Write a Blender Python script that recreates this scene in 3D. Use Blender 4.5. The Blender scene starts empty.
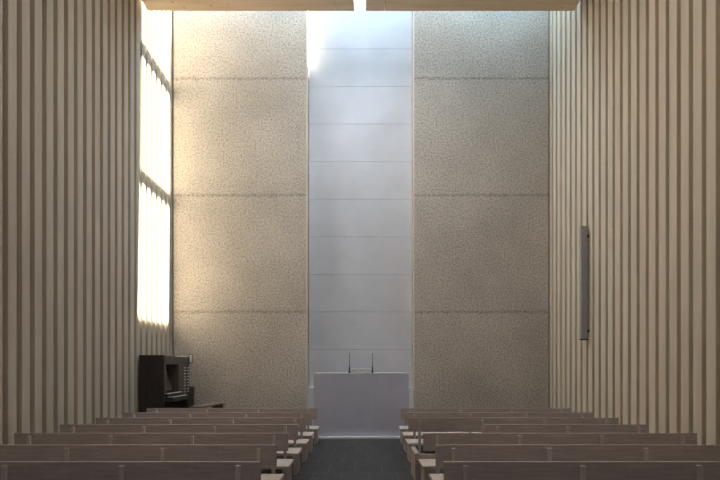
import bpy, bmesh, math, random
from mathutils import Vector, Matrix
random.seed(7)
S = bpy.context.scene
COL = S.collection

# ------------------------------------------------------------------ camera
FPX = 400.0                       # focal length in pixels of the 720 px wide frame
EYE = 1.85
cam = bpy.data.cameras.new('camera')
cam.sensor_width = 36.0
cam.lens = FPX / 720 * 36
cam.shift_x = -1 / 720
cam.shift_y = 127 / 720
cam.clip_end = 500
camo = bpy.data.objects.new('camera', cam)
COL.objects.link(camo)
camo.location = (0, 0, EYE)
camo.rotation_euler = (math.pi / 2, 0, 0)
S.camera = camo

# ------------------------------------------------------------------ sky, sun, exposure
W = bpy.data.worlds.new('sky'); S.world = W; W.use_nodes = True
nt = W.node_tree; nt.nodes.clear()
bg = nt.nodes.new('ShaderNodeBackground'); out = nt.nodes.new('ShaderNodeOutputWorld')
bg.inputs[0].default_value = (0.37, 0.66, 1.0, 1)
bg.inputs[1].default_value = 6.9
nt.links.new(bg.outputs[0], out.inputs[0])

sun = bpy.data.lights.new('sun', 'SUN'); sun.energy = 44.0; sun.angle = math.radians(0.6)
sun.color = (1.0, 0.93, 0.83)
so = bpy.data.objects.new('sun', sun); COL.objects.link(so)
so.rotation_euler = Vector((-1.0, -0.022, -0.965)).to_track_quat('-Z', 'Y').to_euler()
so.location = (9, 11, 20)

# added fill light behind the camera, stands in for daylight; rear wall is closed
rw = bpy.data.lights.new('rear_fill_light', 'AREA'); rw.shape = 'RECTANGLE'
rw.size = 8.0; rw.size_y = 7.0; rw.energy = 88; rw.color = (0.80, 0.88, 1.0)
rwo = bpy.data.objects.new('rear_fill_light', rw); COL.objects.link(rwo)
rwo.location = (0, -4.44, 6.2); rwo.rotation_euler = (math.pi / 2, 0, 0)
# area light added in the slit between the ceiling slabs, standing in for daylight
sl = bpy.data.lights.new('ceiling_slit_light', 'AREA'); sl.shape = 'RECTANGLE'
sl.size = 0.30; sl.size_y = 6.2; sl.energy = 300; sl.color = (0.93, 0.96, 1.0)
slo = bpy.data.objects.new('ceiling_slit_light', sl); COL.objects.link(slo)
slo.location = (-.026, 7.2, 11.08)

S.view_settings.view_transform = 'Standard'
S.view_settings.look = 'None'
S.view_settings.gamma = 1.0
S.view_settings.exposure = 0.0
S.view_settings.use_curve_mapping = False
S.cycles.max_bounces = 16
S.cycles.diffuse_bounces = 12
S.cycles.use_denoising = True
S.cycles.sample_clamp_indirect = 0

# ------------------------------------------------------------------ materials
def newmat(name, rough=0.8, spec=0.3):
    m = bpy.data.materials.new(name); m.use_nodes = True
    b = m.node_tree.nodes['Principled BSDF']
    b.inputs['Roughness'].default_value = rough
    b.inputs['Specular IOR Level'].default_value = spec
    return m, m.node_tree, b

def coords(nt, scale=(1, 1, 1), kind='Object'):
    t = nt.nodes.new('ShaderNodeTexCoord'); mp = nt.nodes.new('ShaderNodeMapping')
    mp.inputs['Scale'].default_value = scale
    nt.links.new(t.outputs[kind], mp.inputs[0])
    return mp.outputs[0]

def noise(nt, vec, scale, detail=4, rough=0.55):
    n = nt.nodes.new('ShaderNodeTexNoise')
    n.inputs['Scale'].default_value = scale; n.inputs['Detail'].default_value = detail
    n.inputs['Roughness'].default_value = rough
    nt.links.new(vec, n.inputs['Vector']); return n.outputs['Fac']

def ramp(nt, fac, stops):
    r = nt.nodes.new('ShaderNodeValToRGB'); e = r.color_ramp.elements
    while len(e) < len(stops): e.new(0.5)
    for el, (p, c) in zip(e, stops):
        el.position = p; el.color = (c[0], c[1], c[2], 1)
    nt.links.new(fac, r.inputs[0]); return r.outputs[0]

def mul(nt, a, b, f=1.0):
    m = nt.nodes.new('ShaderNodeMix'); m.data_type = 'RGBA'; m.blend_type = 'MULTIPLY'
    m.inputs[0].default_value = f
    nt.links.new(a, m.inputs[6]); nt.links.new(b, m.inputs[7]); return m.outputs[2]

def bump(nt, bsdf, h, strength, dist):
    b = nt.nodes.new('ShaderNodeBump'); b.inputs['Strength'].default_value = strength
    b.inputs['Distance'].default_value = dist
    nt.links.new(h, b.inputs['Height']); nt.links.new(b.outputs[0], bsdf.inputs['Normal'])

def wood(name, c, grain=(1, 14, 14), var=0.22, rough=0.55, sc=2.2):
    m, nt, b = newmat(name, rough, 0.3)
    v = coords(nt, grain)
    n = noise(nt, v, sc, 6, 0.62)
    lo = [x * (1 - var) for x in c]; hi = [min(1, x * (1 + var)) for x in c]
    col = ramp(nt, n, [(0.3, lo), (0.7, hi)])
    n2 = noise(nt, coords(nt, tuple(g * 4 for g in grain)), sc * 2, 3)
    col = mul(nt, col, ramp(nt, n2, [(0.35, (0.86,) * 3), (0.6, (1, 1, 1))]))
    nt.links.new(col, b.inputs['Base Color'])
    bump(nt, b, n2, 0.25, 0.002)
    return m

def mat_ribs(name, c):
    m, nt, b = newmat(name, 0.85, 0.2)
    col = ramp(nt, noise(nt, coords(nt, (2, 2, 0.12)), 3.0, 6), [(0.3, [x * .9 for x in c]), (0.7, [min(1, x * 1.08) for x in c])])
    tint = ramp(nt, noise(nt, coords(nt, (0.02, 3.1, 0.03)), 2.3, 1), [(0.38, (1.0, .965, .95)), (0.62, (.96, 1.0, .97))])
    fine = noise(nt, coords(nt, (30, 30, 12)), 3.0, 4)
    col = mul(nt, mul(nt, col, tint), ramp(nt, fine, [(0.3, (0.88,) * 3), (0.65, (1, 1, 1))]))
    nt.links.new(col, b.inputs['Base Color'])
    bump(nt, b, fine, 0.3, 0.004)
    return m

def mat_rough_concrete(name, c):
    """bush-hammered aggregate concrete, poured in 3.5 m lifts"""
    m, nt, b = newmat(name, 0.95, 0.15)
    v = coords(nt)
    big = ramp(nt, noise(nt, v, 0.7, 5), [(0.3, [x * .88 for x in c]), (0.7, [min(1, x * 1.1) for x in c])])
    grit = noise(nt, v, 21, 6, 0.82)
    g = ramp(nt, grit, [(0.36, (0.30,) * 3), (0.47, (0.85,) * 3), (0.60, (1.2,) * 3)])  # grit and pits: shade of the rough relief put into the colour
    pits = nt.nodes.new('ShaderNodeTexVoronoi'); pits.inputs['Scale'].default_value = 17
    nt.links.new(v, pits.inputs['Vector'])
    pn = ramp(nt, pits.outputs['Distance'], [(0.10, (0.30, 0.27, 0.23)), (0.22, (1, 1, 1))])
    mask = ramp(nt, noise(nt, v, 6.5, 2), [(0.47, (0, 0, 0)), (0.6, (1, 1, 1))])
    mx = nt.nodes.new('ShaderNodeMix'); mx.data_type = 'RGBA'; mx.blend_type = 'MULTIPLY'
    nt.links.new(mask, mx.inputs[0])
    nt.links.new(mul(nt, big, g), mx.inputs[6]); nt.links.new(pn, mx.inputs[7])
    # ragged honeycombed pour joints every 3.5 m of height
    sx = nt.nodes.new('ShaderNodeSeparateXYZ'); nt.links.new(v, sx.inputs[0])
    def math_(op, a, b_):
        n = nt.nodes.new('ShaderNodeMath'); n.operation = op
        for k, q in enumerate((a, b_)):
            if isinstance(q, (int, float)): n.inputs[k].default_value = q
            else: nt.links.new(q, n.inputs[k])
        return n.outputs[0]
    wob = math_('MULTIPLY', math_('SUBTRACT', noise(nt, v, 9, 4, 0.8), 0.5), 0.22)
    zz = math_('ADD', sx.outputs[2], wob)
    dist = math_('ABSOLUTE', math_('SUBTRACT', math_('FRACT', math_('DIVIDE', math_('ADD', zz, 1.75), 3.5), 0), 0.5), 0)
    strength = ramp(nt, noise(nt, coords(nt, (1, 1, 1)), 14, 4, 0.8), [(0.40, (0.8,) * 3), (0.58, (0.1,) * 3)])
    line = ramp(nt, dist, [(0.002, (0.34, 0.31, 0.27)), (0.017, (1, 1, 1))])
    soft = nt.nodes.new('ShaderNodeMix'); soft.data_type = 'RGBA'; soft.blend_type = 'MULTIPLY'
    nt.links.new(strength, soft.inputs[0]); nt.links.new(mx.outputs[2], soft.inputs[6]); nt.links.new(line, soft.inputs[7])
    nt.links.new(soft.outputs[2], b.inputs['Base Color'])
    h = math_('ADD', math_('MULTIPLY', grit, 0.6), math_('MULTIPLY', pits.outputs['Distance'], 0.5))
    h = math_('ADD', h, math_('MULTIPLY', line, 0.5))
    bump(nt, b, h, 0.8, 0.022)
    return m

def mat_smooth(name, c, sc=0.9, var=0.07, rough=0.7, spec=0.25):
    m, nt, b = newmat(name, rough, spec)
    v = coords(nt)
    col = ramp(nt, noise(nt, v, sc, 7, 0.6), [(0.3, [x * (1 - var) for x in c]), (0.7, [min(1, x * (1 + var)) for x in c])])
    col = mul(nt, col, ramp(nt, noise(nt, v, 40, 3), [(0.3, (0.93,) * 3), (0.6, (1, 1, 1))]))
    nt.links.new(col, b.inputs['Base Color'])
    bump(nt, b, noise(nt, v, 60, 3), 0.15, 0.002)
    return m

def mat_soffit(name, c):
    m, nt, b = newmat(name, 0.85, 0.2)
    v = coords(nt)
    col = ramp(nt, noise(nt, coords(nt, (.25, 3, 1)), 2.5, 5), [(0.3, [x * .85 for x in c]), (0.7, [min(1, x * 1.1) for x in c])])
    vo = nt.nodes.new('ShaderNodeTexVoronoi'); vo.inputs['Scale'].default_value = 4.5
    nt.links.new(v, vo.inputs['Vector'])
    sp = ramp(nt, vo.outputs['Distance'], [(0.05, (0.4, 0.3, 0.25)), (0.12, (1, 1, 1))])
    nt.links.new(mul(nt, col, sp), b.inputs['Base Color'])
    return m

def mat_floor(name):
    m, nt, b = newmat(name, 0.55, 0.35)
    v = coords(nt)
    br = nt.nodes.new('ShaderNodeTexBrick')
    br.inputs['Scale'].default_value = 1.0
    br.inputs['Brick Width'].default_value = 0.48; br.inputs['Row Height'].default_value = 0.80
    br.inputs['Mortar Size'].default_value = 0.005; br.inputs['Mortar Smooth'].default_value = 0.2
    br.inputs['Color1'].default_value = (0.056, 0.055, 0.053, 1)
    br.inputs['Color2'].default_value = (0.040, 0.040, 0.039, 1)
    br.inputs['Mortar'].default_value = (0.13, 0.13, 0.125, 1)
    rot = nt.nodes.new('ShaderNodeMapping'); rot.inputs['Location'].default_value = (.1, .2, 0)
    nt.links.new(v, rot.inputs[0]); nt.links.new(rot.outputs[0], br.inputs['Vector'])
    n = noise(nt, v, 7, 6, 0.65)
    col = mul(nt, br.outputs['Color'], ramp(nt, n, [(0.3, (0.6,) * 3), (0.7, (1.4,) * 3)]))
    nt.links.new(col, b.inputs['Base Color'])
    bump(nt, b, n, 0.35, 0.006)
    return m

def plain(name, c, rough=0.5, metal=0.0, spec=0.4):
    m, nt, b = newmat(name, rough, spec)
    n = noise(nt, coords(nt), 18, 4)
    nt.links.new(ramp(nt, n, [(0.3, [x * .9 for x in c]), (0.7, [min(1, x * 1.08) for x in c])]), b.inputs['Base Color'])
    b.inputs['Metallic'].default_value = metal
    return m

M_RIB = mat_ribs('beige board-marked ribs', (0.58, 0.515, 0.425))
M_RIB_LIT = mat_ribs('bounce-lit beige board-marked ribs', (0.69, 0.60, 0.475))  # same ribs as the left wall, warm bounce light mixed into the colour
M_BASE = mat_smooth('light smooth concrete', (0.80, 0.81, 0.82))
M_ROUGH = mat_rough_concrete('rough aggregate concrete', (0.60, 0.545, 0.47))
M_PANEL = mat_smooth('pale smooth concrete', (0.64, 0.655, 0.69), sc=0.8, var=0.08)
M_EDGE = mat_smooth('cream concrete edge', (0.66, 0.60, 0.50))
M_SOFFIT = mat_soffit('tan concrete soffit', (0.72, 0.57, 0.42))
M_FLOOR = mat_floor('dark slate paving')
M_BACK = mat_smooth('warm plaster', (0.45, 0.38, 0.30))
M_WOOD = wood('greyed oak', (0.51, 0.435, 0.40))
M_SEAT = wood('top-lit greyed oak', (0.66, 0.57, 0.50))  # bench oak lightened, light from above on the seats put into the colour
M_POST = wood('gleaming greyed oak', (0.64, 0.56, 0.51), grain=(14, 14, 1))  # bench oak lightened, gleam on the posts put into the colour
M_ORGAN = wood('dark stained oak', (0.050, 0.038, 0.031), grain=(8, 8, .8), rough=0.45)
M_ORGAN2 = wood('mid brown oak', (0.13, 0.098, 0.075), grain=(8, 8, .8), rough=0.45)
M_OBENCH = wood('brown oak', (0.21, 0.15, 0.11), grain=(12, 1, 12))
M_ALTAR = mat_smooth('grey altar stone', (0.60, 0.61, 0.71), sc=2.2, var=0.06)
M_ALTARTOP = mat_smooth('pale altar edge', (0.60, 0.59, 0.58), sc=3)
M_WHITE = plain('white lacquer', (0.88, 0.88, 0.86), 0.45)
M_BLACK = plain('black metal', (0.012, 0.012, 0.014), 0.4)
M_GREY = plain('grey metal', (0.36, 0.355, 0.35), 0.5, 0.0)
M_STEEL = plain('dark steel', (0.2, 0.2, 0.21), 0.5, 0.5)
M_IVORY = plain('ivory keys', (0.82, 0.79, 0.72), 0.3)
M_DARK = plain('dark joint', (0.05, 0.045, 0.04), 0.9)
M_GAP = mat_smooth('recess concrete', (0.12, 0.11, 0.10))
M_MIRROR = plain('mirror', (0.85, 0.85, 0.85), 0.05, 1.0)

# ------------------------------------------------------------------ mesh helpers
class MB:
    def __init__(s): s.bm = bmesh.new()
    def box(s, x0, x1, y0, y1, z0, z1, bev=0.0, rot=None, mi=0):
        r = bmesh.ops.create_cube(s.bm, size=1.0)
        vs = r['verts']
        M = Matrix.Translation(((x0 + x1) / 2, (y0 + y1) / 2, (z0 + z1) / 2)) @ Matrix.Diagonal((x1 - x0, y1 - y0, z1 - z0, 1))
        bmesh.ops.transform(s.bm, matrix=M, verts=vs)
        fs = {f for v in vs for f in v.link_faces}
        for f in fs: f.material_index = mi
        if bev:
            es = {e for v in vs for e in v.link_edges}
            rb = bmesh.ops.bevel(s.bm, geom=list(es), offset=bev, segments=2, profile=0.6, affect='EDGES')
            for f in rb['faces']: f.material_index = mi
            vs = list({v for f in rb['faces'] for v in f.verts} | {v for v in vs if v.is_valid})
        if rot is not None:
            bmesh.ops.transform(s.bm, matrix=rot, verts=[v for v in vs if v.is_valid])
        return s
    def prism(s, pts, axis, a, b, bev=0.0):
        """extrude closed 2-D outline along axis from a to b"""
        def P(p, t):
            return {'x': (t, p[0], p[1]), 'y': (p[0], t, p[1]), 'z': (p[0], p[1], t)}[axis]
        A = [s.bm.verts.new(P(p, a)) for p in pts]; B = [s.bm.verts.new(P(p, b)) for p in pts]
        n = len(pts); s.bm.faces.new(A); s.bm.faces.new(B[::-1])
        for i in range(n): s.bm.faces.new((A[i], B[i], B[(i + 1) % n], A[(i + 1) % n]))
        if bev:
            es = {e for v in A + B for e in v.link_edges}
            bmesh.ops.bevel(s.bm, geom=list(es), offset=bev, segments=2, profile=0.6, affect='EDGES')
        return s
    def lathe(s, prof, cx, cy, n=20):
        rings = []
        for r, z in prof:
            rings.append([s.bm.verts.new((cx + r * math.cos(2 * math.pi * k / n), cy + r * math.sin(2 * math.pi * k / n), z)) for k in range(n)])
        for a, b in zip(rings, rings[1:]):
            for k in range(n): s.bm.faces.new((a[k], a[(k + 1) % n], b[(k + 1) % n], b[k]))
        s.bm.faces.new(rings[0][::-1]); s.bm.faces.new(rings[-1])
        return s
    def build(s, name, mat, parent=None, smooth=False, **props):
        bmesh.ops.recalc_face_normals(s.bm, faces=s.bm.faces[:])
        me = bpy.data.meshes.new(name); s.bm.to_mesh(me); s.bm.free()
        for m in (mat if isinstance(mat, (list, tuple)) else [mat]): me.materials.append(m)
        if smooth:
            for p in me.polygons: p.use_smooth = True
        o = bpy.data.objects.new(name, me); COL.objects.link(o)
        if parent is not None: o.parent = parent
        for k, v in props.items(): o[k] = v
        return o

def struct(mb, name, mat): return mb.build(name, mat, kind='structure')

def empty(name, loc, label, cat, group=None, rz=0):
    o = bpy.data.objects.new(name, None); COL.objects.link(o)
    o.location = loc; o.rotation_euler = (0, 0, rz); o.empty_display_size = 0.2
    o['label'] = label; o['category'] = cat
    if group: o['group'] = group
    return o

# ------------------------------------------------------------------ structure
X = 5.67          # half width between the rib fronts
YR = -4.5         # rear wall
YB = 12.0         # front face of the rough back wall
YS = 10.36        # edge of the soffit; beyond it the skylight well
ZC = 11.07        # soffit
ZT = 14.10        # top of the skylight well
NR = 0.32         # depth of the central recess

struct(MB().box(-X - .4, X + .4, YR - .3, YB + 1.0, -0.3, 0), 'floor', M_FLOOR)

def ribwall(side, y0, gap, phase, d=0.085, pitch=0.2625, ch=0.006):
    """vertical ribs: one continuous profile extruded upwards"""
    pts = []
    k0 = math.floor((YR - phase) / pitch)
    y = phase + k0 * pitch
    xf, xd = side * X, side * (X + d)
    ys = YR
    pts.append((xf, YR))
    while y < YB + 0.05:
        a, b = y - gap / 2, y + gap / 2
        if a > YR + 0.02 and b < YB + 0.3:
            pts += [(xf, a - ch), (xf + side * ch, a), (xd, a + .004), (xd, b - .004), (xf + side * ch, b), (xf, b + ch)]
        y += pitch
    pts.append((xf, YB + 0.5)); 
    pts += [(side * (X + .35), YB + 0.5), (side * (X + .35), YR)]
    return MB().prism(pts, 'z', 0, ZT)
struct(ribwall(1, 0, 0.086, 8.715, d=.105), 'wall_right', M_RIB_LIT)
struct(ribwall(-1, 0, 0.100, 8.217, d=.085), 'wall_left', M_RIB)
struct(MB().box(-X - .35, X + .35, YR - .3, YR, 0, ZT), 'wall_rear', M_BACK)
# rough concrete walls either side of the recess, in 3.5 m lifts with ragged joints
def rough_wall(x0, x1):
    return MB().box(x0, x1, YB, YB + 0.7, 0, ZT)
XL, XRr = -1.612, 1.580
struct(rough_wall(-X + .045, XL - .028), 'wall_back_left', M_ROUGH)
struct(rough_wall(XRr + .028, X - .045), 'wall_back_right', M_ROUGH)
# smooth cream arrises lining the recess
struct(MB().box(XL - .028, XL, YB - .0, YB + NR - .02, 0, ZT), 'trim_1', M_EDGE)
struct(MB().box(XRr, XRr + .028, YB - .0, YB + NR - .02, 0, ZT), 'trim_2', M_EDGE)
# central recess: large smooth slabs with open joints
mb = MB(); z = 0.07 + 1.158
mb.box(XL - .03, XRr + .03, YB + NR, YB + NR + .25, 0.0, z - .004)
while z < ZT:
    mb.box(XL + 0.012, XRr - 0.012, YB + NR, YB + NR + .25, z + .004, min(z + 1.158, ZT) - .004)
    z += 1.158
struct(mb, 'wall_back', M_PANEL)
struct(MB().box(-X, X, YB + .72, YB + .9, 0, ZT), 'wall_back_core', M_GAP)
# low wider course at the foot of the recess
struct(MB().box(XL + .004, XRr - .004, YB + 0.06, YB + NR - .004, 0, 1.22, 0.004), 'trim_3', M_BASE)
# ceiling slabs left and right of the slit
mb = MB()
for a, b in ((-X + .153, -.665), (-.655, -.176), (.124, .605), (.615, X - .153)):
    mb.box(a, b, YR - .3, YS, ZC, ZC + .5, .004)
mb.box(-X - .35, -.176, YR - .3, YS - .12, ZC + .501, ZT)
mb.box(.124, X + .35, YR - .3, YS - .12, ZC + .501, ZT)
struct(mb, 'ceiling', M_SOFFIT)
# steel bars across the skylight opening
mb = MB()
for bx in (1.75, -1.69):
    mb.box(bx - .085, bx + .085, YS, YB + .45, ZT - .28, ZT - .03, 0.01)
struct(mb, 'window_1', M_STEEL)
# raised floor under the organ and opposite
for sx, nm in ((-1, 'platform'), (1, 'platform')):
    a, b = sorted((sx * 1.80, sx * (X - .002)))
    struct(MB().box(a, b, 10.07, YB - .002, 0, 0.36, 0.004), nm, M_FLOOR)

# ------------------------------------------------------------------ pews
T, SEAT = 0.87, 0.372
def make_bench(label, length, n_post, first_post, cut=0.0, side='left'):
    """local x runs from the aisle end (0) outwards; y=0 is the rear face of the backrest"""
    t = empty('bench', (0, 0, 0), label, 'bench')
    c = cut
    MB().box(c, length, 0, .028, T - .265, T, .003).build('backrest', M_WOOD, t)
    s0 = c if cut else 0.0
    MB().box(s0, length, .035, .515, SEAT - .042, SEAT, .004).build('seat', M_SEAT, t)
    for k in range(n_post):
        px = first_post + k * 1.203
        if px < c: continue
        MB().box(px - .026, px + .026, -.034, -.001, 0, T - .035, .003).build('post', M_POST, t)
        if k not in (0, n_post - 1):
            MB().box(px - .03, px + .03, .06, .46, 0, SEAT - .0425, .003).build('leg', M_WOOD, t)
    for a in (0.028, length - .098):
        if cut and a < 1: MB().box(a, a + .075, -.36, .20, 0, .455, .004).build('end_panel', M_WOOD, t)
        else: MB().box(a, a + .07, .04, .47, 0, SEAT - .0425, .004).build('end_panel', M_WOOD, t)
    if cut:
        MB().box(.088, c - .02, -.36, -.332, .345, .44, .003).build('seat_rail', M_WOOD, t)
        MB().box(.088, c + .05, .165, .195, .20, .32, .003).build('front_rail', M_WOOD, t)
        MB().box(c - .019, c + .03, -.36, -.036, .30, .44, .003).build('side_rail', M_WOOD, t)
    return t

def copy_bench(src):
    r = src.copy(); COL.objects.link(r)
    for ch in [o for o in COL.objects if o.parent == src]:
        c = ch.copy(); COL.objects.link(c); c.parent = r
    return r

ORD = ['nearest the camera, cut off by the picture edge', 'second from the camera', 'third from the camera', 'middle one of seven',
       'fifth from the camera', 'next to the foremost one', 'foremost, closest to the altar']
D = [4.13 + .896 * i for i in range(7)]
EL = [1.047, 1.065, 1.077, 1.074, 1.058, 1.062, 1.035]
ER = [.858, .939, .920, .845, .912, .932, .945]
LEN = 4.06
GL = 'benches left of the aisle'; GR = 'benches right of the aisle'
# build the prototype mirrored by negative-x geometry for the left block
protoR = make_bench('', LEN, 4, 0.216)
def mirrored(src):
    r = src.copy(); COL.objects.link(r)
    for ch in [o for o in COL.objects if o.parent == src]:
        c = ch.copy(); c.data = ch.data.copy()
        c.data.transform(Matrix.Diagonal((-1, 1, 1, 1))); c.data.flip_normals()
        COL.objects.link(c); c.parent = r
    return r
protoL = mirrored(protoR)
for i in range(7):
    b = protoL if i == 0 else copy_bench(protoL)
    b.location = (-EL[i], D[i] + .0, 0)
    b['label'] = 'grey-brown wooden bench left of the aisle, ' + ORD[i]; b['group'] = GL
first = True
for i in range(7):
    if i == 3: continue
    if first: b = protoR; first = False
    else: b = copy_bench(protoR)
    b.location = (ER[i], D[i], 0)
    b['label'] = 'grey-brown wooden bench right of the aisle, ' + ORD[i]; b['group'] = GR
b = make_bench('wooden bench right of the aisle with shortened backrest and no seat at its aisle end', LEN, 4, 0.27, cut=1.255)
b.location = (ER[3], D[3], 0); b['group'] = GR

# ------------------------------------------------------------------ altar
t = empty('altar', (0, 10.42, 0), 'large grey stone block altar at the end of the aisle', 'altar')
MB().box(-1.235, 1.25, 0, .95, 0.045, 1.655, .004).build('body', M_ALTAR, t)
MB().box(-1.235, 1.25, 0, .95, 1.6555, 1.692, .003).build('top_slab', M_ALTARTOP, t, label='pale top slab')
MB().box(-1.265, 1.28, -.12, 1.0, 0, 0.045, .003).build('plinth', M_WHITE, t, label='white base strip')

def stick(x, label):
    t = empty('candlestick', (x, 10.85, 1.6925), label, 'candlestick', 'candlesticks on the altar')
    MB().lathe([(.038, 0), (.038, .012), (.03, .03), (.02, .05)], 0, 0).build('base', M_BLACK, t, True)
    MB().lathe([(.019, .05), (.016, .15), (.011, .19)], 0, 0).build('socket', M_BLACK, t, True)
    MB().lathe([(.008, .19), (.007, .50), (.009, .505), (.009, .525), (.003, .535)], 0, 0, 10).build('shaft', M_BLACK, t, True)
stick(-.312, 'left one of two thin black candlesticks on the altar')
stick(.312, 'right one of two thin black candlesticks on the altar')
t = empty('altar_shelf', (0, 10.85, 1.6925), 'low white shelf between the two black sticks on the altar', 'shelf')
MB().box(-.265, .265, -.13, .13, .10, .118, .003).build('shelf_board', M_WHITE, t)
MB().box(-.255, .255, -.11, .11, 0, .0995, .003).build('support', M_ALTARTOP, t)

# ------------------------------------------------------------------ organ
OX0, OX1, OY0, OY1 = -5.60, -4.98, 10.10, 11.60
PZ = 0.36
t = empty('organ_console', (0, 0, PZ), 'dark brown wooden organ console with two keyboards against the left wall', 'organ')
H = 2.15 - PZ
def P(mb, name, mat=M_ORGAN, par=t, **k): return mb.build(name, mat, par, **k)
P(MB().box(OX0, OX1, OY0, OY0 + .05, 0, H, .004), 'side_panel')
P(MB().box(OX0, OX1, OY1 - .05, OY1, 0, H - .02, .004), 'side_panel')
P(MB().box(OX0, OX0 + .04, OY0 + .05, OY1 - .05, 0, H - .03, 0), 'back_panel')
P(MB().box(OX0 + .04, OX1 - .01, OY0 + .05, OY1 - .05, H - .05, H - .015, .003), 'top_panel', M_ORGAN2)
P(MB().box(OX1 - .03, OX1 - .002, OY0 + .05, OY1 - .05, H - .23, H - .051, .003), 'cornice', M_ORGAN2)
# stop jambs
P(MB().box(OX0 + .04, OX1 - .02, OY0 + .05, OY0 + .17, .78, H - .232, .003), 'stop_jamb', M_ORGAN2)
jr = P(MB().box(OX0 + .04, OX1 - .004, OY0 + .84, OY1 - .05, .70, H - .232, .003), 'stop_jamb', M_ORGAN2)
def knob(y, z, x, mat):
    o = MB().lathe([(.006, 0), (.006, .03), (.02, .032), (.022, .045), (.015, .052)], 0, 0, 12).build('stop_knob', mat, jr, True)
    o.rotation_euler = (0, math.pi / 2, 0); o.location = (x, y, z); return o
kz = [1.49, 1.41, 1.32, 1.24, 1.155, 1.075, .99, .90, .82]
for c, yy in enumerate((OY0 + 1.12, OY0 + 1.34)):
    for r, zz in enumerate(kz):
        knob(yy, zz - PZ + .34, OX1 - .003, M_WHITE)
# music desk, leaning in the recess
R = Matrix.Translation((OX1 - .26, OY0 + .5, 1.12)) @ Matrix.Rotation(math.radians(-14), 4, 'Y')
P(MB().box(-.012, .012, -.32, .33, -.27, .27, .003, rot=R), 'music_desk', M_ORGAN2)
P(MB().box(OX0 + .04, OX0 + .06, OY0 + .17, OY0 + .84, .1, H - .232), 'inner_panel', M_ORGAN)
# keyboards
K0, K1 = OY0 + .12, OY0 + .90
P(MB().box(OX1 - .25, OX1 + .20, K0 - .04, K1 + .04, .60, .715, .004), 'key_bed')
for n_, (xa, xb, zz) in enumerate(((OX1 + .05, OX1 + .19, .7155), (OX1 - .09, OX1 + .05, .80))):
    if n_ == 1: P(MB().box(OX1 - .25, OX1 + .046, K0 - .03, K1 + .03, .745, .7995, .003), 'key_frame')
    mb = MB(); nk = 36; w = (K1 - K0) / nk
    for k in range(nk): mb.box(xa, xb, K0 + k * w + .0008, K0 + (k + 1) * w - .0008, zz, zz + .018, 0)
    kb = P(mb, 'keyboard', M_IVORY, label='row of ivory coloured keys')
    mb = MB()
    for k in range(nk):
        if k % 7 in (0, 1, 3, 4, 5): mb.box(xa, xb - .05, K0 + (k + 1) * w - .005, K0 + (k + 1) * w + .005, zz + .0182, zz + .028, 0)
    mb.build('sharps', M_BLACK, kb)
P(MB().box(OX1, OX1 + .20, K1 + .042, K1 + .09, 0, .73, .004), 'key_cheek')
P(MB().box(OX1, OX1 + .17, OY1 - .10, OY1 - .05, 0, .93, .004), 'side_wing', M_ORGAN2)
P(MB().box(OX0 + .06, OX1 - .2, OY0 + .051, OY1 - .051, 0, .60, .003), 'knee_panel', M_ORGAN)
mb = MB()
for k in range(24): mb.box(OX1 - .15, OX1 + .30, OY0 + .1 + k * .045, OY0 + .125 + k * .045, .03, .06, 0)
P(mb, 'pedalboard', M_ORGAN2)
# mirror on the far corner
fr = P(MB().box(OX1 + .01, OX1 + .10, OY1 - .03, OY1 - .012, H - .19, H + .075, .003), 'mirror_frame', M_BLACK)
MB().box(OX1 + .025, OX1 + .085, OY1 - .034, OY1 - .0305, H - .17, H + .055, 0).build('mirror', M_WHITE, fr)
P(MB().box(OX1 - .16, OX1 - .02, OY1 - .5, OY1 - .1, H - .0145, H + .01, .004), 'music_sheet', M_WHITE, label='white papers on top')

t = empty('organ_bench', (-4.12, 10.78, PZ), 'brown wooden organ bench in front of the organ console', 'bench', rz=math.radians(-7))
MB().box(-.19, .19, -.62, .66, .445, .485, .004).build('seat', M_OBENCH, t)
for y in (-.56, .56): MB().box(-.16, .16, y - .025, y + .025, 0, .4445, .004).build('leg', M_OBENCH, t)
MB().box(-.02, .02, -.534, .534, .12, .20, .003).build('stretcher', M_OBENCH, t)

# ------------------------------------------------------------------ wall loudspeaker
t = empty('column_loudspeaker', (5.53, 9.93, 0), 'tall narrow grey column loudspeaker on the right ribbed wall', 'loudspeaker')
MB().box(-.075, .082, -.02, .07, 2.55, 5.32, .006).build('housing', M_GREY, t)
MB().box(-.077, .084, -.024, .074, 2.52, 2.5495, .004).build('end_cap', M_BLACK, t)
MB().box(-.077, .084, -.024, .074, 5.3205, 5.345, .004).build('end_cap', M_GREY, t)
mb = MB(); mb.box(-.062, .067, -.026, -.0205, 2.6, 5.27, .002); mb.build('grille', M_GREY, t)
for z in (2.75, 5.1): MB().box(.0825, .1395, .0, .05, z - .03, z + .03, .003).build('bracket', M_BLACK, t)
